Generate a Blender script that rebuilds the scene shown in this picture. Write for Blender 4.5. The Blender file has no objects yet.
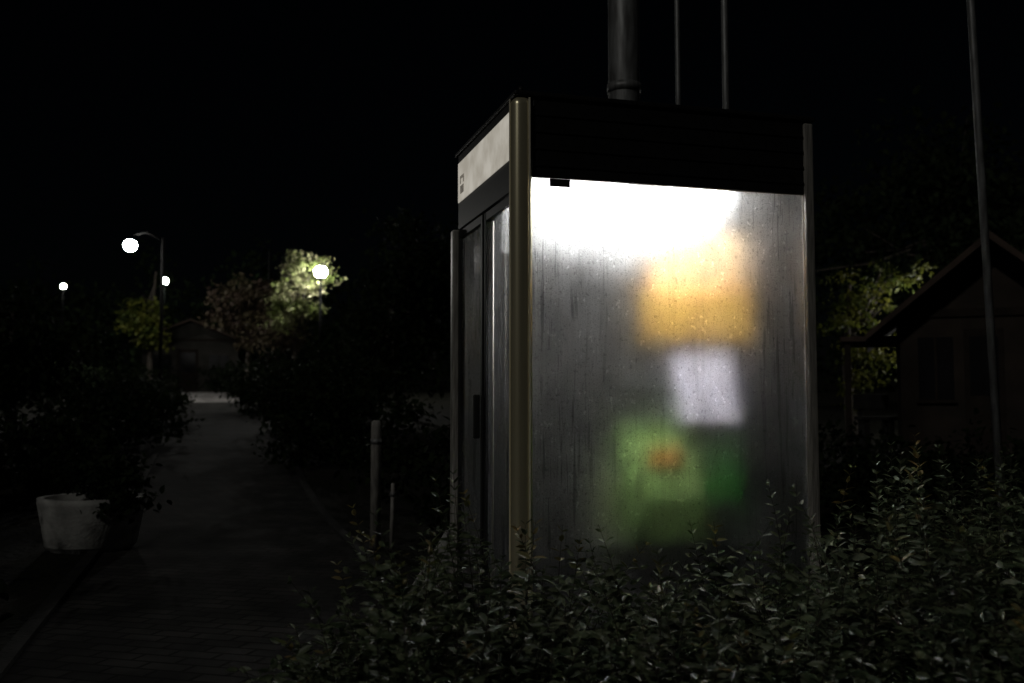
import bpy, bmesh, math, random
import numpy as np
from mathutils import Vector, Matrix
random.seed(4); rng=np.random.default_rng(4)
S=bpy.context.scene
S.view_settings.view_transform='Standard'; S.view_settings.look='None'; S.view_settings.exposure=0
EYE=1.1
# ---------------- helpers
def mat(name, col, rough=.6, metal=0, spec=.5, noise=None, bump=None, emis=None, estr=0, stretch=None):
    m=bpy.data.materials.new(name); m.use_nodes=True
    nt=m.node_tree; b=nt.nodes['Principled BSDF']
    b.inputs['Base Color'].default_value=(*col,1); b.inputs['Roughness'].default_value=rough
    b.inputs['Metallic'].default_value=metal; b.inputs['Specular IOR Level'].default_value=spec
    tc=nt.nodes.new('ShaderNodeTexCoord'); src=tc.outputs['Object']
    if stretch:
        mp=nt.nodes.new('ShaderNodeMapping'); mp.inputs['Scale'].default_value=stretch
        nt.links.new(src,mp.inputs['Vector']); src=mp.outputs['Vector']
    if noise:
        n=nt.nodes.new('ShaderNodeTexNoise'); n.inputs['Scale'].default_value=noise[0]; n.inputs['Detail'].default_value=6
        nt.links.new(src,n.inputs['Vector'])
        r=nt.nodes.new('ShaderNodeValToRGB')
        r.color_ramp.elements[0].position=.35; r.color_ramp.elements[1].position=.68
        c2=noise[1]; r.color_ramp.elements[0].color=(*c2,1); r.color_ramp.elements[1].color=(*col,1)
        nt.links.new(n.outputs['Fac'],r.inputs['Fac']); nt.links.new(r.outputs['Color'],b.inputs['Base Color'])
        if emis: nt.links.new(r.outputs['Color'],b.inputs['Emission Color'])
    if bump:
        n=nt.nodes.new('ShaderNodeTexNoise'); n.inputs['Scale'].default_value=bump[0]; n.inputs['Detail'].default_value=5
        nt.links.new(src,n.inputs['Vector'])
        bp=nt.nodes.new('ShaderNodeBump'); bp.inputs['Strength'].default_value=bump[1]; bp.inputs['Distance'].default_value=bump[2]
        nt.links.new(n.outputs['Fac'],bp.inputs['Height']); nt.links.new(bp.outputs['Normal'],b.inputs['Normal'])
    if estr:
        if emis and not noise: b.inputs['Emission Color'].default_value=(*emis,1)
        b.inputs['Emission Strength'].default_value=estr
    return m
def leafmat(name,c1,c2,scale=9,rough=.45,trans=.25,spec=.5):
    m=bpy.data.materials.new(name); m.use_nodes=True; nt=m.node_tree
    b=nt.nodes['Principled BSDF']; out=nt.nodes['Material Output']
    tc=nt.nodes.new('ShaderNodeTexCoord'); n=nt.nodes.new('ShaderNodeTexNoise'); n.inputs['Scale'].default_value=scale; n.inputs['Detail'].default_value=3
    nt.links.new(tc.outputs['Object'],n.inputs['Vector'])
    r=nt.nodes.new('ShaderNodeValToRGB'); r.color_ramp.elements[0].position=.38; r.color_ramp.elements[1].position=.65
    r.color_ramp.elements[0].color=(*c1,1); r.color_ramp.elements[1].color=(*c2,1)
    nt.links.new(n.outputs['Fac'],r.inputs['Fac']); nt.links.new(r.outputs['Color'],b.inputs['Base Color'])
    b.inputs['Roughness'].default_value=rough; b.inputs['Specular IOR Level'].default_value=spec
    t=nt.nodes.new('ShaderNodeBsdfTranslucent'); nt.links.new(r.outputs['Color'],t.inputs['Color'])
    mx=nt.nodes.new('ShaderNodeMixShader'); mx.inputs['Fac'].default_value=trans
    nt.links.new(b.outputs[0],mx.inputs[1]); nt.links.new(t.outputs[0],mx.inputs[2]); nt.links.new(mx.outputs[0],out.inputs['Surface'])
    return m
def link(ob,parent=None):
    S.collection.objects.link(ob)
    if parent: ob.parent=parent
    return ob
def empty(name,loc=(0,0,0),rz=0):
    e=bpy.data.objects.new(name,None); e.location=loc; e.rotation_euler=(0,0,rz); e.empty_display_size=.2
    S.collection.objects.link(e); return e
def obj(name,bm,m,parent=None,smooth=False):
    me=bpy.data.meshes.new(name); bm.to_mesh(me); bm.free()
    for x in (m if isinstance(m,(list,tuple)) else [m]): me.materials.append(x)
    if smooth:
        for p in me.polygons: p.use_smooth=True
    return link(bpy.data.objects.new(name,me),parent)
def box(name,a,b,m,parent=None,bev=0,seg=2):
    bm=bmesh.new(); bmesh.ops.create_cube(bm,size=1)
    a=Vector(a);b=Vector(b); c=(a+b)/2; s=b-a
    for v in bm.verts: v.co=Vector((v.co.x*s.x+c.x,v.co.y*s.y+c.y,v.co.z*s.z+c.z))
    if bev: bmesh.ops.bevel(bm,geom=bm.edges[:],offset=bev,segments=seg,profile=.5,affect='EDGES')
    return obj(name,bm,m,parent)
def slab(name,prof,x0,x1,m,parent):
    """prism: (y,z) outline extruded along x"""
    bm=bmesh.new(); a=[bm.verts.new((x0,y,z)) for y,z in prof]; b=[bm.verts.new((x1,y,z)) for y,z in prof]
    bm.faces.new(a); bm.faces.new(b[::-1]); n=len(prof)
    for k in range(n): bm.faces.new((a[k],b[k],b[(k+1)%n],a[(k+1)%n]))
    bmesh.ops.recalc_face_normals(bm,faces=bm.faces[:]); bmesh.ops.bevel(bm,geom=bm.edges[:],offset=.01,segments=2,affect='EDGES')
    return obj(name,bm,m,parent)
def tube(name,pts,rads,m,parent=None,n=16,cap=True):
    bm=bmesh.new(); rings=[]
    pts=[Vector(p) for p in pts]
    for i,p in enumerate(pts):
        d=(pts[min(i+1,len(pts)-1)]-pts[max(i-1,0)]).normalized()
        if d.length<.5: d=Vector((0,0,1))
        u=d.orthogonal().normalized() if abs(d.z)<.95 else Vector((1,0,0))
        u=(u-d*u.dot(d)).normalized(); w=d.cross(u)
        rings.append([bm.verts.new(p+(u*math.cos(t)+w*math.sin(t))*rads[i]) for t in [2*math.pi*k/n for k in range(n)]])
    for a,b in zip(rings,rings[1:]):
        for k in range(n): bm.faces.new((a[k],a[(k+1)%n],b[(k+1)%n],b[k]))
    if cap: bm.faces.new(rings[0][::-1]); bm.faces.new(rings[-1])
    return obj(name,bm,m,parent,True)
def sphere(name,c,r,m,parent=None,sc=(1,1,1)):
    bm=bmesh.new(); bmesh.ops.create_uvsphere(bm,u_segments=24,v_segments=14,radius=r)
    for v in bm.verts: v.co=Vector((v.co.x*sc[0],v.co.y*sc[1],v.co.z*sc[2]))+Vector(c)
    return obj(name,bm,m,parent,True)
def gz(y): 
    t=max(0,min(y-9,27)); return .058*t*min(1,t/4) if t<4 else .058*t
# ------------- leaf mesh
TMP=np.array([[0,0,0],[.3,-.20,.05],[.68,-.16,.04],[1,0,-.08],[.68,.16,.04],[.3,.20,.05]])
def leafgeo(P,D,N,L,W=1.0):
    D=D/np.linalg.norm(D,axis=1,keepdims=True); Sd=np.cross(N,D); Sd/=np.linalg.norm(Sd,axis=1,keepdims=True)+1e-9
    U=np.cross(D,Sd)
    L=L[:,None,None]
    V=P[:,None,:]+L*(TMP[None,:,0:1]*D[:,None,:]+W*TMP[None,:,1:2]*Sd[:,None,:]+TMP[None,:,2:3]*U[:,None,:])
    n=len(P); V=V.reshape(-1,3); b=(np.arange(n)*6)[:,None]
    F=np.concatenate([b+np.array([[0,1,2,3]]),b+np.array([[0,3,4,5]])],1).reshape(-1,4)
    return V,F
def quadmesh(name,parts,mats,parent=None):
    Vs=[];Fs=[];Ms=[];o=0
    for V,F,mi in parts:
        if len(V)==0: continue
        Vs.append(V);Fs.append(F+o);Ms.append(np.full(len(F),mi));o+=len(V)
    V=np.concatenate(Vs);F=np.concatenate(Fs);M=np.concatenate(Ms)
    me=bpy.data.meshes.new(name); me.vertices.add(len(V)); me.vertices.foreach_set('co',V.astype(np.float32).ravel())
    me.loops.add(F.size); me.loops.foreach_set('vertex_index',F.astype(np.int32).ravel())
    me.polygons.add(len(F)); me.polygons.foreach_set('loop_start',(np.arange(len(F))*4).astype(np.int32))
    for x in mats: me.materials.append(x)
    me.polygons.foreach_set('material_index',M.astype(np.int32))
    me.update(calc_edges=True); me.validate()
    return link(bpy.data.objects.new(name,me),parent)
def tubegeo(pts,rads,n=5):
    pts=np.array(pts,float); k=len(pts); d=np.gradient(pts,axis=0); d/=np.linalg.norm(d,axis=1,keepdims=True)+1e-9
    ref=np.where(np.abs(d[:,2:3])<.9,np.array([[0,0,1.]]),np.array([[1.,0,0]]))
    u=np.cross(d,ref);u/=np.linalg.norm(u,axis=1,keepdims=True);w=np.cross(d,u)
    t=np.arange(n)*2*np.pi/n
    V=pts[:,None,:]+np.array(rads)[:,None,None]*(np.cos(t)[None,:,None]*u[:,None,:]+np.sin(t)[None,:,None]*w[:,None,:])
    F=[]
    for i in range(k-1):
        for j in range(n): F.append((i*n+j,i*n+(j+1)%n,(i+1)*n+(j+1)%n,(i+1)*n+j))
    return V.reshape(-1,3),np.array(F)
def rndunit(n):
    v=rng.normal(size=(n,3)); return v/np.linalg.norm(v,axis=1,keepdims=True)
def clumps(blobs,nclump,per,size,leaf):
    vols=np.array([b[3]*b[4]*b[5] for b in blobs]); vols=vols/vols.sum(); P=[]
    for b,f in zip(blobs,vols):
        k=max(1,int(nclump*f)); c=rndunit(k)*(rng.random((k,1))**.45)
        c=c*np.array(b[3:6])*(.75+.5*rng.random((k,1)))+np.array(b[:3])
        p=np.repeat(c,per,axis=0)+rng.normal(size=(k*per,3))*size*np.array([1,1,.55]); P.append(p)
    P=np.concatenate(P); n=len(P)
    D=rndunit(n);D[:,2]-=.3; Nn=rndunit(n); Nn[:,2]=np.abs(Nn[:,2])+.6
    return leafgeo(P,D,Nn,leaf*(.6+.8*rng.random(n)),1.5)
def tree(name,base,h,blobs,nclump,per,size,leaf,lm,bark,tr=.12):
    bx,by,bz=base; parts=[]
    top=np.array([bx+random.uniform(-.2,.2),by,bz+h])
    mid=np.array([bx+random.uniform(-.15,.15),by+.1,bz+h*.5])
    parts.append((*tubegeo([[bx,by,bz-.1],mid,top],[tr,tr*.7,tr*.25],7),1))
    for b in blobs:
        for _ in range(4):
            e=np.array(b[:3])+rng.normal(size=3)*np.array(b[3:6])*.45
            s=mid+(top-mid)*random.random()*.8
            m_=(s+e)/2+np.array([0,0,-.03*h])
            parts.append((*tubegeo([s,m_,e],[tr*.35,tr*.22,tr*.06],5),1))
    parts.append((*clumps(blobs,nclump,per,size,leaf),0))
    return quadmesh(name,parts,[lm,bark])

# ---------------- materials
M_black=mat('black_paint',(.010,.010,.010),.5,spec=.3,noise=(30,(.006,.006,.006)),bump=(60,.15,.002))
M_lampblack=mat('lamp_post_paint',(.005,.005,.005),.95,spec=.02,noise=(12,(.003,.003,.003)))
M_alu=mat('aluminium',(.45,.43,.39),.38,.3,noise=(8,(.22,.21,.19)),stretch=(20,20,1))
M_gold=mat('anodised_post',(.80,.73,.50),.30,.65,spec=.8,noise=(3,(.70,.64,.43)),stretch=(20,20,.6))
M_gold_hi=mat('anodised_trim',(.85,.80,.62),.45,.1,noise=(3,(.72,.66,.5)),stretch=(10,10,.8))
M_ceil=mat('white_panel',(.80,.80,.80),.6,noise=(5,(.70,.70,.70)))
M_tube=mat('fluorescent_tube',(.9,.9,.9),.5,emis=(.97,.985,1),estr=56)
M_conc=mat('concrete',(.33,.33,.31),.85,noise=(7,(.15,.15,.14)),bump=(40,.5,.01))
M_kerb=mat('kerb_stone',(.022,.022,.020),.9,spec=.1,noise=(5,(.012,.012,.011)),bump=(40,.5,.01))
M_pole=mat('galvanised_steel',(.27,.28,.28),.5,.4,noise=(6,(.12,.12,.12)),stretch=(6,6,1),bump=(40,.2,.003))
M_green=mat('pale_green_plastic',(.52,.84,.24),.4,noise=(9,(.40,.72,.17)))
M_dgreen=mat('green_plastic',(.03,.42,.03),.4,noise=(9,(.02,.32,.02)))
M_yellow=mat('yellow_notice',(.97,.56,.035),.5,noise=(6,(.93,.50,.03)))
M_peach=mat('peach_notice',(.97,.68,.34),.5,noise=(6,(.93,.62,.3)))
M_lav=mat('pale_notice',(.90,.87,1.0),.5,noise=(7,(.85,.82,.98)))
M_orange=mat('orange_label',(1,.50,.08),.5,noise=(20,(.95,.42,.05)))
M_dark=mat('dark_rubber',(.02,.02,.02),.6,noise=(9,(.012,.012,.012)))
M_floor=mat('booth_floor',(.08,.08,.075),.8,noise=(12,(.05,.05,.05)))
M_bark=mat('bark',(.06,.048,.035),.9,noise=(14,(.03,.025,.02)),bump=(30,.6,.02))
L_shrub=leafmat('shrub_leaf',(.05,.075,.038),(.17,.20,.115),20,.46,.32,.45)
L_young=leafmat('shrub_young_leaf',(.13,.15,.05),(.26,.18,.07),14,.45,.35)
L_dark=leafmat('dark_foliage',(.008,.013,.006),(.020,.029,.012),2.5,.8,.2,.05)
L_maple=leafmat('autumn_foliage',(.10,.13,.035),(.16,.15,.09),1.6,.6,.35,.2)
L_brown=leafmat('brown_foliage',(.05,.034,.026),(.075,.065,.033),.9,.6,.35,.2)
L_lime=leafmat('lime_foliage',(.05,.07,.012),(.13,.13,.022),2.2,.6,.4,.2)

def glassmat(name,rough,tfac,tvar,ior=1.45,clear=0,wide=0.0,painted_falloff=True):
    m=bpy.data.materials.new(name); m.use_nodes=True; nt=m.node_tree
    for n in list(nt.nodes):
        if n.type!='OUTPUT_MATERIAL': nt.nodes.remove(n)
    out=[n for n in nt.nodes][0]
    tc=nt.nodes.new('ShaderNodeTexCoord')
    def nz(sc,scale,det=4,loc=(0,0,0),dist=0):
        mp=nt.nodes.new('ShaderNodeMapping'); mp.inputs['Scale'].default_value=sc; mp.inputs['Location'].default_value=loc
        n=nt.nodes.new('ShaderNodeTexNoise'); n.inputs['Scale'].default_value=scale; n.inputs['Detail'].default_value=det; n.inputs['Distortion'].default_value=dist
        nt.links.new(tc.outputs['Object'],mp.inputs['Vector']); nt.links.new(mp.outputs['Vector'],n.inputs['Vector']); return n.outputs['Fac']
    def mr(s,a,b,c,d):
        q=nt.nodes.new('ShaderNodeMapRange'); q.inputs[1].default_value=a;q.inputs[2].default_value=b;q.inputs[3].default_value=c;q.inputs[4].default_value=d
        nt.links.new(s,q.inputs[0]); return q.outputs[0]
    def op(o,a,b,c=None):
        q=nt.nodes.new('ShaderNodeMath'); q.operation=o
        for i,x in enumerate((a,b,c)):
            if x is None: continue
            if isinstance(x,(int,float)): q.inputs[i].default_value=x
            else: nt.links.new(x,q.inputs[i])
        return q.outputs[0]
    mul=lambda a,b: op('MULTIPLY',a,b)
    sp=nt.nodes.new('ShaderNodeSeparateXYZ'); nt.links.new(tc.outputs['Object'],sp.inputs[0])
    cloud=mr(nz((1,1,1),3.0),.3,.7,.6,1.25)
    streak=mr(nz((60,60,.7),1.6,5),.32,.70,1-tvar,1+tvar)
    f=mul(cloud,streak)
    base=nt.nodes.new('ShaderNodeMath'); base.operation='MULTIPLY'; base.inputs[1].default_value=tfac; base.use_clamp=True
    nt.links.new(f,base.inputs[0])
    # water film: droplets everywhere, runs mostly towards the pane's edges
    fine=mr(nz((85,85,1.4),1.7,6,dist=.2),.34,.68,.86,1.0)
    broad=mr(nz((4.5,4.5,.9),1.3,5,(3,1,0),.4),.35,.65,.74,1.0)
    drip=mr(nz((40,40,2.2),1,3,(7.3,0,2),.35),.60,.65,1,.52)
    drip2=mr(nz((90,90,4.5),1,3,(1.3,0,5),.4),.62,.67,1,.6)
    runs=mul(mul(fine,broad),mul(drip,drip2))
    mask=mr(op('ABSOLUTE',op('SUBTRACT',sp.outputs[0],.70),0),.22,.50,.25,.95)
    runs=op('SUBTRACT',1.0,mul(op('SUBTRACT',1.0,runs),mask))
    speck=mr(nz((1,1,.95),190,2),.50,.72,1,.60)
    speck2=mr(nz((1,1,.8),75,3,(4,4,4)),.60,.68,1,.70)
    speck3=mr(nz((1,1,.7),52,2,(9,4,1)),.65,.71,1,1.4)
    patch=mr(nz((1,1,.9),4.0,7,(2,0,9),.5),.40,.60,.72,1.0)
    g=mul(mul(runs,mul(speck,speck3)),mul(speck2,patch))
    if painted_falloff:  # light falloff painted into the glass colour: dimmer low down and at the sides
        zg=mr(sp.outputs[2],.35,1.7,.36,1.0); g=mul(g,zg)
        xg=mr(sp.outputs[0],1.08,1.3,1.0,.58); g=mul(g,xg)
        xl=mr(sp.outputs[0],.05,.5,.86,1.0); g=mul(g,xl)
    def tint(sock,c):
        v=nt.nodes.new('ShaderNodeVectorMath'); v.operation='SCALE'; v.inputs[0].default_value=c
        nt.links.new(g,v.inputs['Scale']); nt.links.new(v.outputs[0],sock)
    tr=nt.nodes.new('ShaderNodeBsdfTranslucent'); tint(tr.inputs['Color'],(.86,.86,.85))
    rf=nt.nodes.new('ShaderNodeBsdfRefraction'); rf.inputs['Roughness'].default_value=rough; rf.inputs['IOR'].default_value=ior
    tint(rf.inputs['Color'],(.98,.98,.98))
    core=rf.outputs[0]
    if wide:
        r2=nt.nodes.new('ShaderNodeBsdfRefraction'); r2.inputs['Roughness'].default_value=1; r2.inputs['IOR'].default_value=1.6
        tint(r2.inputs['Color'],(.98,.98,.98))
        q=nt.nodes.new('ShaderNodeMixShader'); q.inputs[0].default_value=wide
        nt.links.new(core,q.inputs[1]); nt.links.new(r2.outputs[0],q.inputs[2]); core=q.outputs[0]
    if clear:
        tp=nt.nodes.new('ShaderNodeBsdfTransparent'); q=nt.nodes.new('ShaderNodeMixShader'); q.inputs[0].default_value=clear
        nt.links.new(core,q.inputs[1]); nt.links.new(tp.outputs[0],q.inputs[2]); core=q.outputs[0]
    m1=nt.nodes.new('ShaderNodeMixShader'); nt.links.new(base.outputs[0],m1.inputs[0]); nt.links.new(core,m1.inputs[1]); nt.links.new(tr.outputs[0],m1.inputs[2])
    gl=nt.nodes.new('ShaderNodeBsdfGlossy'); gl.inputs['Roughness'].default_value=.12
    lw=nt.nodes.new('ShaderNodeFresnel'); lw.inputs['IOR'].default_value=1.35
    m2=nt.nodes.new('ShaderNodeMixShader'); nt.links.new(lw.outputs[0],m2.inputs[0]); nt.links.new(m1.outputs[0],m2.inputs[1]); nt.links.new(gl.outputs[0],m2.inputs[2])
    nt.links.new(m2.outputs[0],out.inputs['Surface'])
    return m
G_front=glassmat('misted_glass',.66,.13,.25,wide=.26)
G_back=glassmat('misted_glass_rear',.66,.07,.3,painted_falloff=False)
G_side=glassmat('lightly_misted_glass',.35,.06,.4,1.2,.6,painted_falloff=False)

# ---------------- ground, path
def sheet(name,x0,x1,ys,zoff,m,cx=lambda y:0,sub=1):
    bm=bmesh.new(); rows=[]
    for y in ys: rows.append([bm.verts.new((cx(y)+x0+(x1-x0)*k/sub,y,gz(y)+zoff)) for k in range(sub+1)])
    for a,b in zip(rows,rows[1:]):
        for k in range(sub): bm.faces.new((a[k],a[k+1],b[k+1],b[k]))
    return obj(name,bm,m)
M_soil=mat('ground_soil',(.016,.015,.011),.95,spec=.1,noise=(1.5,(.007,.008,.005)),bump=(14,.8,.04))
ys=[-60,-20,-5,0,3,6]+[9+.5*i for i in range(9)]+[14+2*i for i in range(12)]+[60,120,300,800]
sheet('ground',-600,600,ys,0,M_soil,sub=8)
def paving(name,c1,c2,mort,scale,rough=.7):
    m=bpy.data.materials.new(name); m.use_nodes=True; nt=m.node_tree; b=nt.nodes['Principled BSDF']
    tc=nt.nodes.new('ShaderNodeTexCoord'); mp=nt.nodes.new('ShaderNodeMapping'); mp.inputs['Rotation'].default_value=(0,0,math.radians(16))
    br=nt.nodes.new('ShaderNodeTexBrick'); br.inputs['Scale'].default_value=scale
    br.inputs['Color1'].default_value=(*c1,1);br.inputs['Color2'].default_value=(*c2,1);br.inputs['Mortar'].default_value=(*mort,1)
    br.inputs['Mortar Size'].default_value=.04; br.inputs['Brick Width'].default_value=.9; br.inputs['Row Height'].default_value=.45
    nt.links.new(tc.outputs['Object'],mp.inputs['Vector']); nt.links.new(mp.outputs['Vector'],br.inputs['Vector'])
    n=nt.nodes.new('ShaderNodeTexNoise'); n.inputs['Scale'].default_value=2.3; n.inputs['Detail'].default_value=8; nt.links.new(tc.outputs['Object'],n.inputs['Vector'])
    mx=nt.nodes.new('ShaderNodeMix'); mx.data_type='RGBA'; mx.blend_type='MULTIPLY'; mx.inputs[0].default_value=.9
    r=nt.nodes.new('ShaderNodeValToRGB'); r.color_ramp.elements[0].position=.38; r.color_ramp.elements[0].color=(.25,.25,.25,1); r.color_ramp.elements[1].position=.62
    nt.links.new(n.outputs['Fac'],r.inputs['Fac']); nt.links.new(br.outputs['Color'],mx.inputs[6]); nt.links.new(r.outputs['Color'],mx.inputs[7])
    nt.links.new(mx.outputs[2],b.inputs['Base Color']); b.inputs['Roughness'].default_value=rough; b.inputs['Specular IOR Level'].default_value=.05
    bp=nt.nodes.new('ShaderNodeBump'); bp.inputs['Strength'].default_value=.8; bp.inputs['Distance'].default_value=.012; bp.invert=True
    nt.links.new(br.outputs['Fac'],bp.inputs['Height']); nt.links.new(bp.outputs['Normal'],b.inputs['Normal'])
    return m
M_path=paving('path_brick',(.036,.034,.031),(.019,.018,.017),(.007,.007,.006),4.2,.95)
M_plaza=paving('plaza_paving',(.34,.32,.30),(.24,.22,.22),(.1,.1,.1),1.6,.85)
pc=lambda y:-2.15-(y-7.6)*.298
ysp=[-4,0,3,6]+[9+.5*i for i in range(9)]+[14+2*i for i in range(9)]
sheet('footpath',-.95,.95,ysp,.004,M_path,pc)
sheet('plaza',-7.5,-.2,[29.5,31,33,36,39],.008,M_plaza,lambda y:-6.2)
for sx,nm in ((-1.03,'kerb'),(.95,'kerb')):
    bm=bmesh.new(); prev=None
    for y in ysp:
        r=[bm.verts.new((pc(y)+sx+dx,y,gz(y)+dz)) for dx,dz in ((0,-.05),(0,.03),(.08,.03),(.08,-.05))]
        if prev:
            for k in range(3): bm.faces.new((prev[k],prev[k+1],r[k+1],r[k]))
        prev=r
    bmesh.ops.recalc_face_normals(bm,faces=bm.faces[:]); obj(nm,bm,M_kerb)

# ---------------- telephone booth (local frame: x along misted face, y depth)
B=empty('telephone_booth',(.03,4.0,0),math.radians(16.2))
W,Dp=1.352,1.05; ZT=2.372; ZH=2.032
box('plinth',(-.04,-.04,0),(W+.04,Dp+.04,.07),M_conc,B,.012)
box('floor',(.05,.05,.07),(W-.05,Dp-.05,.08),M_floor,B)
pf=box('post_front_left',(-.035,-.03,.07),(.055,.055,ZT-.012),M_gold,B,.036,8)
for q in pf.data.polygons: q.use_smooth=True
box('post_bead',(.030,-.034,.08),(.038,-.0295,ZT-.02),M_gold_hi,B,.0015)
box('post_bead_side',(-.0385,.012,.08),(-.0345,.020,ZT-.02),M_gold_hi,B,.0015)
box('post_front_right',(W-.035,-.012,.07),(W+.012,.035,ZT-.016),M_alu,B,.008)
box('post_back_left',(-.045,Dp-.03,.07),(.0,Dp+.02,1.985),M_alu,B,.008)
box('post_back_right',(W-.035,Dp-.035,.07),(W+.01,Dp+.01,ZT-.05),M_alu,B,.008)
box('header_front',(.057,-.006,ZH),(W-.037,.03,ZT-.012),M_black,B,.004)
for i in range(4):
    z=ZH+.045+i*.07
    box('header_rib_%d'%i,(.059,-.012,z),(W-.039,-.0065,z+.012),M_black,B,.002)
box('header_right',(W-.03,.037,ZH),(W+.004,Dp-.037,ZT-.012),M_black,B,.004)
box('header_back',(.002,Dp-.03,ZH),(W-.037,Dp+.004,ZT-.012),M_black,B,.004)
box('roof',(-.025,-.02,ZT-.01),(W+.02,Dp+.02,ZT+.012),M_black,B,.006)
box('roof_crown',(.08,.08,ZT+.013),(W-.08,Dp-.08,ZT+.03),M_black,B,.006)
tube('roof_cap_stud',[(0.01,.012,ZT+.012),(.01,.012,ZT+.035)],[.014,.01],M_black,B,10)
box('ceiling',(.035,.032,2.17),(W-.037,Dp-.032,2.185),M_ceil,B)
box('header_left',(-.018,.057,ZH-.05),(.012,Dp-.032,ZT-.012),M_black,B,.003)
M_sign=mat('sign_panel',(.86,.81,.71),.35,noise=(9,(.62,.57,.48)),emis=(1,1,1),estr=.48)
box('sign_panel',(-.024,.07,2.115),(-.0185,Dp-.05,2.315),M_sign,B,.002)
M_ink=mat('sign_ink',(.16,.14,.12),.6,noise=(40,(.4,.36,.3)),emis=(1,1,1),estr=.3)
for j,(y0,y1,z0,z1) in enumerate([(.87,.95,2.225,2.24),(.87,.885,2.20,2.232),(.935,.95,2.20,2.232),(.875,.945,2.15,2.19)]):
    box('sign_mark_%d'%j,(-.0258,y0,z0),(-.0242,y1,z1),M_ink,B)
def frame(nm,y0,y1,z0,z1,x,t,m,gm):
    w=.035
    box(nm+'_stile_a',(x-t,y0,z0),(x+t,y0+w,z1),m,B,.004); box(nm+'_stile_b',(x-t,y1-w,z0),(x+t,y1,z1),m,B,.004)
    box(nm+'_rail_top',(x-t*.9,y0+w,z1-.04),(x+t*.9,y1-w,z1),m,B,.003); box(nm+'_rail_low',(x-t*.9,y0+w,z0),(x+t*.9,y1-w,z0+.12),m,B,.003)
    bm=bmesh.new(); vs=[bm.verts.new(p) for p in ((x,y0+w,z0+.12),(x,y0+w,z1-.04),(x,y1-w,z1-.04),(x,y1-w,z0+.12))]; bm.faces.new(vs)
    obj(nm+'_pane',bm,gm,B)
frame('door_leaf_near',.06,.525,.09,1.975,0,.014,M_black,G_side)
frame('door_leaf_far',.53,1.015,.09,1.975,-.004,.014,M_black,G_side)
box('door_handle',(-.05,.555,.95),(-.02,.575,1.15),M_black,B,.006)
tube('door_handle_rail',[(-.03,.30,.3),(-.03,.30,1.9)],[.005,.005],M_alu,B,8)
def pane(nm,pts,gm):
    bm=bmesh.new(); bm.faces.new([bm.verts.new(p) for p in pts]); obj(nm,bm,gm,B)
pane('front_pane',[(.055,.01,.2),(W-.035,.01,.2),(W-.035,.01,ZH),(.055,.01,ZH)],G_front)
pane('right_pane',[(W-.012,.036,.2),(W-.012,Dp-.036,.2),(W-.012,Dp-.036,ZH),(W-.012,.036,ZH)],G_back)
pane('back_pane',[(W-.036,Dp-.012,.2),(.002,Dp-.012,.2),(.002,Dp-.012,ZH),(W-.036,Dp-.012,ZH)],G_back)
box('front_kick_rail',(.057,-.004,.07),(W-.037,.03,.2),M_black,B,.004)
box('right_kick_rail',(W-.03,.037,.07),(W+.004,Dp-.037,.2),M_black,B,.004)
box('back_kick_rail',(.002,Dp-.03,.07),(W-.037,Dp+.004,.2),M_black,B,.004)
for k,(xa,xb) in enumerate(((.10,.50),(.66,1.0))):
    box('lamp_housing_%d'%k,(xa-.03,.12,2.11),(xb+.03,.30,2.168),M_ceil,B,.01)
    for j,y in enumerate((.16,.25)):
        tube('lamp_tube_%d%d'%(k,j),[(xa,y,2.06),(xb,y,2.06 if k else 2.03)],[.021,.021],M_tube,B,12)
        box('lamp_socket_%d%d'%(k,j),(xa-.028,y-.02,2.035),(xa-.002,y+.02,2.109),M_ceil,B,.003)
def added_reflector(nm,x0,x1,zl0,zl1):  # white board added behind the tubes to brighten the upper glass
    bm=bmesh.new(); q=[(x0,.31,2.11),(x1,.31,2.11),(x1,.36,zl1),(x0,.36,zl0)]
    a=[bm.verts.new(p) for p in q]; b=[bm.verts.new((p[0],p[1]+.006,p[2])) for p in q]
    bm.faces.new(a); bm.faces.new(b[::-1])
    for k in range(4): bm.faces.new((a[k],b[k],b[(k+1)%4],a[(k+1)%4]))
    bmesh.ops.recalc_face_normals(bm,faces=bm.faces[:]); obj(nm,bm,M_ceil,B)
added_reflector('added_reflector_0',.06,.60,1.78,1.70); added_reflector('added_reflector_1',.602,1.03,1.72,1.93)
box('glass_clamp',(.13,-.004,1.998),(.22,.009,2.031),M_black,B,.004)
M_grey=mat('grey_cabinet',(.05,.05,.055),.6,noise=(7,(.03,.03,.035)))
box('equipment_column',(.66,.50,.08),(1.16,.56,1.90),M_grey,B,.01)
box('notice_upper',(.70,.37,1.62),(1.17,.43,1.88),M_peach,B,.01)
box('notice_yellow',(.66,.30,1.385),(1.17,.40,1.615),M_yellow,B,.01)
box('notice_bracket',(.80,.43,1.45),(1.08,.50,1.8),M_grey,B)
slab('notice_pale',[(.14,1.02),(.30,1.33),(.34,1.33),(.36,1.02)],.78,1.06,M_lav,B)
box('notice_pale_bracket',(.86,.36,1.1),(1.0,.50,1.3),M_grey,B)
box('shelf',(.42,.18,.485),(1.18,.50,.51),M_alu,B,.005)
slab('telephone_body',[(.16,.515),(.16,.70),(.25,.985),(.42,.985),(.42,.515)],.52,.88,M_green,B)
slab('telephone_side_unit',[(.18,.515),(.18,.68),(.26,.99),(.42,.99),(.42,.515)],.883,1.08,M_dgreen,B)
slab('telephone_display',[(.186,.83),(.214,.92),(.224,.92),(.216,.83)],.63,.78,M_orange,B)
box('telephone_keypad',(.91,.165,.54),(1.04,.179,.68),M_alu,B,.004)
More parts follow.
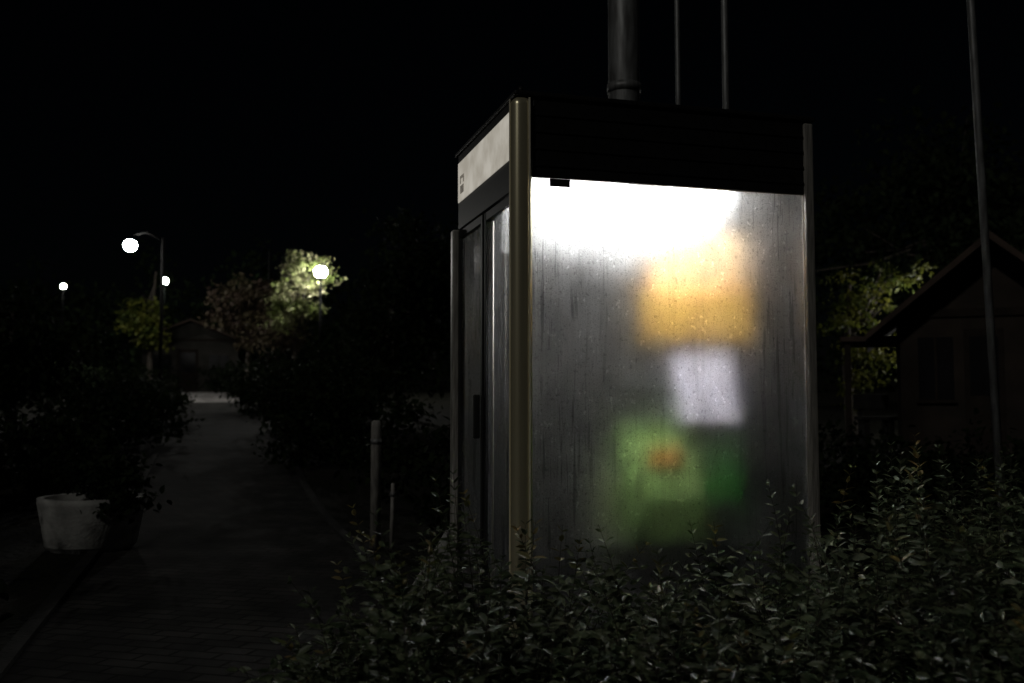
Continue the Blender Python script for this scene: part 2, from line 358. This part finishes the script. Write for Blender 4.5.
for i in range(3):
    for j in range(4): box('telephone_key_%d%d'%(i,j),(.922+.04*i,.159,.55+.032*j),(.948+.04*i,.1645,.572+.032*j),M_dark,B)
tube('handset',[(.56,.13,.80),(.555,.11,.77),(.555,.105,.62),(.56,.125,.56)],[.03,.018,.018,.03],M_green,B,12)
tube('handset_cord',[(.56+.02*math.cos(t*.9),.13,.56-.002*t-.02*math.sin(t*.1)) for t in range(28)],[.006]*28,M_dark,B,6)
box('directory_rack',(.43,.34,.511),(.51,.47,.80),mat('directory_cover',(.45,.5,.25),.6,noise=(8,(.35,.42,.2))),B,.01)

# ---------------- poles
P=empty('utility_pole',(.665,5.8,0))
tube('shaft',[(0,0,-.1),(0,0,3.05),(0,0,8)],[.106,.094,.083],M_pole,P,28)
tube('collar',[(0,0,2.95),(0,0,3.0)],[.101,.101],M_pole,P,28)
tube('collar_low',[(0,0,1.6),(0,0,1.66)],[.11,.11],M_pole,P,28)
def pipe(name,x0,y,z0,x1,z1,r):
    e=empty(name,(x0,y,z0)); tube('shaft',[(0,0,0),((x1-x0)*.5,0,(z1-z0)*.5),(x1-x0,0,z1-z0)],[r,r,r*.9],M_pole,e,14)
    tube('coupling',[(0,0,.02),(0,0,.12)],[r*1.6]*2,M_pole,e,14)
    return e
pipe('conduit_pipe',.985,5.75,0,.97,5.6,.016)
pipe('conduit_pipe',1.265,5.75,0,1.25,5.6,.021)
pipe('flag_pole',2.94,6.0,0,2.74,6.6,.024)
Pm=mat('weathered_post',(.32,.31,.28),.85,noise=(5,(.16,.15,.14)),stretch=(12,12,2),bump=(30,.4,.006))
p=empty('bollard',(-1.06,7.8,0)); tube('shaft',[(0,0,-.05),(0,0,.93),(.0,0,.975),(0,0,.985)],[.042,.04,.036,.02],Pm,p,16); tube('band',[(0,0,.8),(0,0,.84)],[.043,.043],M_pole,p,16)
p=empty('garden_stake',(-.93,7.75,0)); tube('shaft',[(0,0,-.05),(.01,0,.5)],[.016,.014],Pm,p,8); tube('tie',[(0.008,0,.4),(.008,0,.43)],[.02,.02],M_pole,p,8)
bm=bmesh.new(); pts=[(-.62,5.3,0),(-.33,5.3,0),(-.33,5.3,.42),(-.36,5.3,.42)]
a=[bm.verts.new(q) for q in pts]; b=[bm.verts.new((q[0],q[1]+.3,q[2])) for q in pts]
bm.faces.new(a); bm.faces.new(b[::-1])
for k in range(4): bm.faces.new((a[k],b[k],b[(k+1)%4],a[(k+1)%4]))
bmesh.ops.recalc_face_normals(bm,faces=bm.faces[:]); bmesh.ops.bevel(bm,geom=bm.edges[:],offset=.012,segments=2,affect='EDGES')
obj('concrete_buttress',bm,M_conc)
bm=bmesh.new(); prof=[(.27,-.02),(.33,.04),(.39,.36),(.39,.40),(.34,.40),(.33,.30),(0,.30)]; n=40; rings=[]
for r,z in prof: rings.append([bm.verts.new((r*math.cos(2*math.pi*k/n),r*math.sin(2*math.pi*k/n),z)) for k in range(n)] if r else [bm.verts.new((0,0,z))])
for a,b in zip(rings,rings[1:]):
    for k in range(n):
        if len(b)==1: bm.faces.new((a[k],a[(k+1)%n],b[0]))
        else: bm.faces.new((a[k],a[(k+1)%n],b[(k+1)%n],b[k]))
bmesh.ops.recalc_face_normals(bm,faces=bm.faces[:])
pl=obj('concrete_planter',bm,mat('pale_concrete',(.40,.40,.38),.85,noise=(7,(.20,.20,.19)),bump=(40,.5,.01)),None,False); pl.location=(-3.24,7.75,0)
for q in pl.data.polygons: q.use_smooth=abs(q.normal.z)<.5

# ---------------- street lamps
def street_lamp(x,y,z,r,strength,arm=0,col=(1,.98,.92)):
    g=gz(y); e=empty('street_lamp',(x,y,g)); h=z-g
    em=mat('lamp_globe',(.9,.9,.9),.4,emis=col,estr=strength)
    if arm:
        tube('base',[(arm,0,-.02),(arm,0,.25),(arm,0,.35)],[.12,.11,.06],M_lampblack,e,16)
        tube('shaft',[(arm,0,.2),(arm,0,h+.25)],[.06,.045],M_lampblack,e,12)
        tube('arm',[(arm,0,h+.15),(arm*.5,0,h+r+.22),(0,0,h+r+.12)],[.03,.03,.03],M_lampblack,e,10)
    else:
        tube('base',[(0,0,-.02),(0,0,.25),(0,0,.35)],[.12,.11,.06],M_lampblack,e,16)
        tube('shaft',[(0,0,.3),(0,0,h-r)],[.05,.035],M_lampblack,e,12)
        tube('collar',[(0,0,h-r*1.15),(0,0,h-r*.8)],[r*.35,r*.5],M_lampblack,e,16)
    tube('cap',[(0,0,h+r*.85),(0,0,h+r*1.05),(0,0,h+r*1.25)],[r*.75,r*.45,r*.06],M_lampblack,e,20)
    sphere('globe',(0,0,h),r,em,e,(1,1,.95))
street_lamp(-11.6,30,5.95,.19,300,arm=1.0)
street_lamp(-5.8,30,5.14,.19,350)
street_lamp(-15.8,45,6.75,.16,150,col=(.85,1,.85))
street_lamp(-20.4,45,6.5,.12,90)
street_lamp(7.55,17.6,2.75,.12,150)

# ---------------- houses
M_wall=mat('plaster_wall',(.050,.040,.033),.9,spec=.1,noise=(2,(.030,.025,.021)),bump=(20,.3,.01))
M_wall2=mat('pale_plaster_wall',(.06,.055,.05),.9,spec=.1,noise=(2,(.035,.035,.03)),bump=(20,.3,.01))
M_roof=mat('roof_tile',(.085,.060,.048),.8,spec=.2,noise=(4,(.05,.036,.03)))
M_win=mat('window_glass',(.008,.008,.01),.4,spec=.2,noise=(2,(.005,.005,.005)))
M_trim=mat('timber_trim',(.032,.025,.020),.8,spec=.1,noise=(6,(.02,.016,.013)))
def house(name,loc,rz,w,d,he,ha,ov=.35,M_wall=M_wall):
    e=empty(name,loc,rz)
    bm=bmesh.new(); pr=[(0,0),(w,0),(w,he),(w/2,ha),(0,he)]
    a=[bm.verts.new((x,0,z)) for x,z in pr]; b=[bm.verts.new((x,d,z)) for x,z in pr]
    bm.faces.new(a); bm.faces.new(b[::-1])
    for k in range(5):
        if k in(2,3): continue
        bm.faces.new((a[k],b[k],b[(k+1)%5],a[(k+1)%5]))
    bmesh.ops.recalc_face_normals(bm,faces=bm.faces[:]); obj('walls',bm,M_wall,e)
    sl=(ha-he)/(w/2)
    for s,nm in ((0,'roof_left'),(1,'roof_right')):
        bm=bmesh.new(); t=.09
        x0=-ov; z0=he-ov*sl; q=[(x0,z0+.01),(w/2,ha+.01),(w/2,ha+t+.02),(x0,z0+t)]
        if s: q=[(w-x,z) for x,z in q]
        a=[bm.verts.new((x,-ov,z)) for x,z in q]; b=[bm.verts.new((x,d+ov,z)) for x,z in q]
        bm.faces.new(a); bm.faces.new(b[::-1])
        for k in range(4): bm.faces.new((a[k],b[k],b[(k+1)%4],a[(k+1)%4]))
        bmesh.ops.recalc_face_normals(bm,faces=bm.faces[:]); obj(nm,bm,M_roof,e)
    box('door',(w*.36,-.02,.05),(w*.58,-.003,min(2.0,he-.2)),M_trim,e,.005)
    box('door_panel_glass',(w*.39,-.026,1.0),(w*.55,-.0205,min(1.85,he-.3)),M_win,e)
    for k,x in enumerate((w*.1,w*.70)):
        box('window_%d'%k,(x,-.012,.95),(x+w*.2,-.003,1.75),M_win,e)
        box('window_sill_%d'%k,(x-.03,-.05,.90),(x+w*.2+.03,-.003,.945),M_trim,e)
        box('window_mullion_%d'%k,(x+w*.1-.015,-.03,.95),(x+w*.1+.015,-.0125,1.75),M_trim,e)
    box('tie_beam',(.02,-.03,he-.04),(w-.02,-.003,he+.06),M_trim,e)
    return e
h=house('gabled_house',(5.08,13,gz(13)),math.radians(-20),2.1,2.6,2.05,2.93,.42)
box('lean_to_roof',(-.75,.1,1.72),(-.003,1.6,1.79),M_roof,h,.01); box('lean_to_post',(-.7,.15,0),(-.62,.23,1.719),M_trim,h)
house('distant_house',(-16.0,43,gz(43)),math.radians(15),4.0,5,2.4,3.2,.5,M_wall2)
b=empty('park_bench',(6.05,16.6,gz(16.6))); 
box('seat',(-.3,-.2,.42),(.3,.2,.48),M_kerb,b,.01); box('leg_1',(-.25,-.15,0),(-.15,.15,.42),M_kerb,b,.01); box('leg_2',(.15,-.15,0),(.25,.15,.42),M_kerb,b,.01)
box('backrest',(-.3,.2,.60),(.3,.24,.85),M_kerb,b,.01); box('back_strut',(-.2,.24,.3),(-.14,.27,.8),M_kerb,b)
e=empty('slender_pole',(-8.85,36,gz(36))); tube('shaft',[(0,0,0),(0,0,5.2)],[.04,.02],M_kerb,e,8); tube('base',[(0,0,0),(0,0,.2)],[.09,.07],M_kerb,e,8)

# ---------------- foreground shrub
PX=[-.85,-.62,-.50,-.36,-.22,-.04,.16,.36,.46,.62,.79,.89,1.06,1.19,1.35,1.49,1.7,2.2,2.9]
PZ=[.06,.28,.52,.74,.84,.72,.59,.61,.69,.65,.58,.79,.85,.81,.98,.94,.88,.88,.86]
def hh(x,y): return np.interp(x,PX,PZ)-max(0,3.3-y)*.26
LP=[[],[],[],[]];LY=[[],[],[],[]];parts=[]
def add_stem(x,y,h,lean,young=False,leaf0=.3,zb=0,rad=.0035,step=1.0):
    n=6; ph=random.uniform(0,6.28); pts=[]
    for i in range(n+1):
        t=i/n; pts.append([x+lean[0]*t**1.6+.012*math.sin(ph+4*t),y+lean[1]*t**1.6+.012*math.cos(ph+5*t),zb+h*t*(1-.06*t)])
    parts.append((*tubegeo(pts,[rad*(1-.75*i/n) for i in range(n+1)],3),1))
    pts=np.array(pts); L=h; s=leaf0*h; k=0
    while s<L:
        t=s/L*n; i=min(int(t),n-1); p=pts[i]+(pts[i+1]-pts[i])*(t-i); d=pts[i+1]-pts[i]; d/=np.linalg.norm(d)
        a=ph+k*1.571+random.uniform(-.35,.35)
        for q in (0,math.pi):
            o=np.array([math.cos(a+q),math.sin(a+q),0]); up=random.uniform(.2,.8)+(.5 if s>L*.9 else 0)
            D=o+up*d+np.array([0,0,random.uniform(-.35,.1)]); N=d*1.0-o*up*.6+rng.normal(size=3)*.3
            l=random.uniform(.042,.070)*(1-.5*max(0,(s/L-.7)/.3))
            g=LY if (young and s>L*.82) else LP
            g[0].append(p);g[1].append(D);g[2].append(N);g[3].append(l)
        s+=random.uniform(.024,.038)*step; k+=1
    return pts
cnt=0
while cnt<590:
    y=random.uniform(2.15,3.88); xm=.62*y+.25; x=random.uniform(-.75,xm)
    if y>3.86+.29*min(x,1.5)-.1 : continue
    if x<-.1 and y>3.7: continue
    h=float(hh(x,y))
    if h<.12: continue
    cnt+=1
    h*=random.uniform(.56,.95); tall=random.random()<.2
    if tall: h=float(hh(x,y))+random.uniform(.0,.16)
    lean=(random.gauss(0,.13)-(.08 if x<0 else 0),random.gauss(-.01,.08))
    pts=add_stem(x,y,h,lean,tall and random.random()<.45)
    for _ in range(2):
        i=random.choice([2,3,4]); q=pts[i]; l=random.uniform(.10,.24); a=random.uniform(0,6.28)
        add_stem(q[0],q[1],l*.75,(math.cos(a)*l*.85,math.sin(a)*l*.85),False,.15,q[2],.002)
cnt=0
while cnt<150:
    y=random.uniform(3.9,5.2); x=random.uniform(1.75,.62*y+.3)
    cnt+=1; add_stem(x,y,random.uniform(.6,1.0),(random.gauss(0,.08),random.gauss(0,.08)),step=1.3)
arr=lambda g:(np.array(g[0]),np.array(g[1]),np.array(g[2]),np.array(g[3]))
parts.append((*leafgeo(*arr(LP)),0)); parts.append((*leafgeo(*arr(LY)),2))
quadmesh('foreground_shrub',parts,[L_shrub,M_bark,L_young])

# ---------------- other vegetation
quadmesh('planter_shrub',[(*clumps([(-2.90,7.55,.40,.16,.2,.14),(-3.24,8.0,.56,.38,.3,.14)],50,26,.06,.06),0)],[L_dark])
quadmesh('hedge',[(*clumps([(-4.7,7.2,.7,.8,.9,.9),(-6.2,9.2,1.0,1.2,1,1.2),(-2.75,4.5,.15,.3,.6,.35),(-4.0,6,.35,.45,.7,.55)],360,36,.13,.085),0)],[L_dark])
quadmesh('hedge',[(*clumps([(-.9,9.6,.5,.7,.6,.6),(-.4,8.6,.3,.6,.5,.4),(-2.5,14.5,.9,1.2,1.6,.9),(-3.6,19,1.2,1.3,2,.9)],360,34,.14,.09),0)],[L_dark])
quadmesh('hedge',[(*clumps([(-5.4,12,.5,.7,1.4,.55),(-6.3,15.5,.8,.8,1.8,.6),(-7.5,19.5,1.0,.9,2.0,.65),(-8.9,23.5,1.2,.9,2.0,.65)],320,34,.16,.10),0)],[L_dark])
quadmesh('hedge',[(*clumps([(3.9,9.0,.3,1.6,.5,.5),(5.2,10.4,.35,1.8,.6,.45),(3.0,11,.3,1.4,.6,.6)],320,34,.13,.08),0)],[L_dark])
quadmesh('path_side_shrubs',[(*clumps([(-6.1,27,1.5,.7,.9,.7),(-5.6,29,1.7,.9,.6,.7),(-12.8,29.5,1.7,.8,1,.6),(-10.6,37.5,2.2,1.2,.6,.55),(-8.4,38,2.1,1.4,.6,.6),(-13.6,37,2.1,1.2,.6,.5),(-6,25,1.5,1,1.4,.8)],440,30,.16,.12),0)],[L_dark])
tree('autumn_tree',(-6.9,31.6,gz(31)),3.6,[(-6.6,31.0,5.0,.95,.8,.75),(-6.9,31.2,4.2,1.1,.9,.9),(-7.1,31,5.7,.5,.5,.35),(-6.3,30.6,4.3,.5,.5,.5)],90,26,.13,.14,L_maple,M_bark)
tree('maple_tree',(-8.9,33.5,gz(33)),3.2,[(-9.0,33.4,4.4,1.5,1,1.0),(-8.2,33,3.6,1.2,1,.7),(-7.4,31.8,3.4,.9,.8,.6)],150,30,.18,.15,L_brown,M_bark)
tree('broadleaf_tree',(-13.1,36,gz(36)),4.4,[(-13.2,35.6,4.4,.7,.9,.8),(-13.0,35.4,3.7,.6,1,.7)],60,26,.18,.16,L_lime,M_bark)
tree('lime_tree',(6.2,18.2,gz(18)),2.8,[(6.15,17.6,2.9,.7,.7,.7),(6.35,17.5,2.1,.6,.6,.6),(6.8,17.6,3.4,.6,.5,.45),(6.0,17.6,1.5,.5,.5,.4)],75,24,.10,.09,L_lime,M_bark)
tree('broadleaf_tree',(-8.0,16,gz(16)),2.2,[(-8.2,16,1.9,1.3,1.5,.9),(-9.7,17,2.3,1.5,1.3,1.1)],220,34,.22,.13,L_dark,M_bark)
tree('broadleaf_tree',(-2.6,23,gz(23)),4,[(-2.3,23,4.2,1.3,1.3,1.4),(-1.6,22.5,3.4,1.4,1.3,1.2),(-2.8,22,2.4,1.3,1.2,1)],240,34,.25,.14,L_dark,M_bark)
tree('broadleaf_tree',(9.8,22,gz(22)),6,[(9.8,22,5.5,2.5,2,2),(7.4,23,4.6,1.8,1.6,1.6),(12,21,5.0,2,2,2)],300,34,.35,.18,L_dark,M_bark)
bl=[]
for x in range(-34,34,3):
    bl.append((x+random.uniform(-1,1),50+random.uniform(-3,4),2.5+random.uniform(2,4),2.4,2,random.uniform(2.2,3.6)))
    bl.append((x+1.5,49,3,2.2,2,1.6))
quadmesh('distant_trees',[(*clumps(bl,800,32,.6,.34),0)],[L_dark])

# ---------------- light
w=bpy.data.worlds.new('World'); S.world=w; w.use_nodes=True; nt=w.node_tree
bg=nt.nodes['Background']; sk=nt.nodes.new('ShaderNodeTexSky'); sk.sky_type='NISHITA'; sk.sun_disc=False
az=math.radians(212); el=math.radians(36)
sk.sun_elevation=el; sk.sun_rotation=az
nt.links.new(sk.outputs[0],bg.inputs[0]); bg.inputs[1].default_value=.00014
sd=bpy.data.lights.new('fill_light','SUN'); sd.energy=.24; sd.angle=math.radians(3); sd.color=(1,.97,.90)  # added fill from behind left, standing in for an unseen street light
so=bpy.data.objects.new('fill_light',sd); S.collection.objects.link(so)
dirv=Vector((math.sin(az)*math.cos(el),math.cos(az)*math.cos(el),math.sin(el)))
so.rotation_euler=dirv.to_track_quat('Z','Y').to_euler(); so.location=dirv*30
# ---------------- camera
c=bpy.data.cameras.new('camera'); co=bpy.data.objects.new('camera',c); S.collection.objects.link(co)
co.location=(0,0,EYE); co.rotation_euler=(math.radians(90+3.68),0,0); c.lens=35; c.sensor_width=36; c.clip_end=2000; c.clip_start=.05
c.dof.use_dof=True; c.dof.focus_distance=4.2; c.dof.aperture_fstop=2.5
S.camera=co
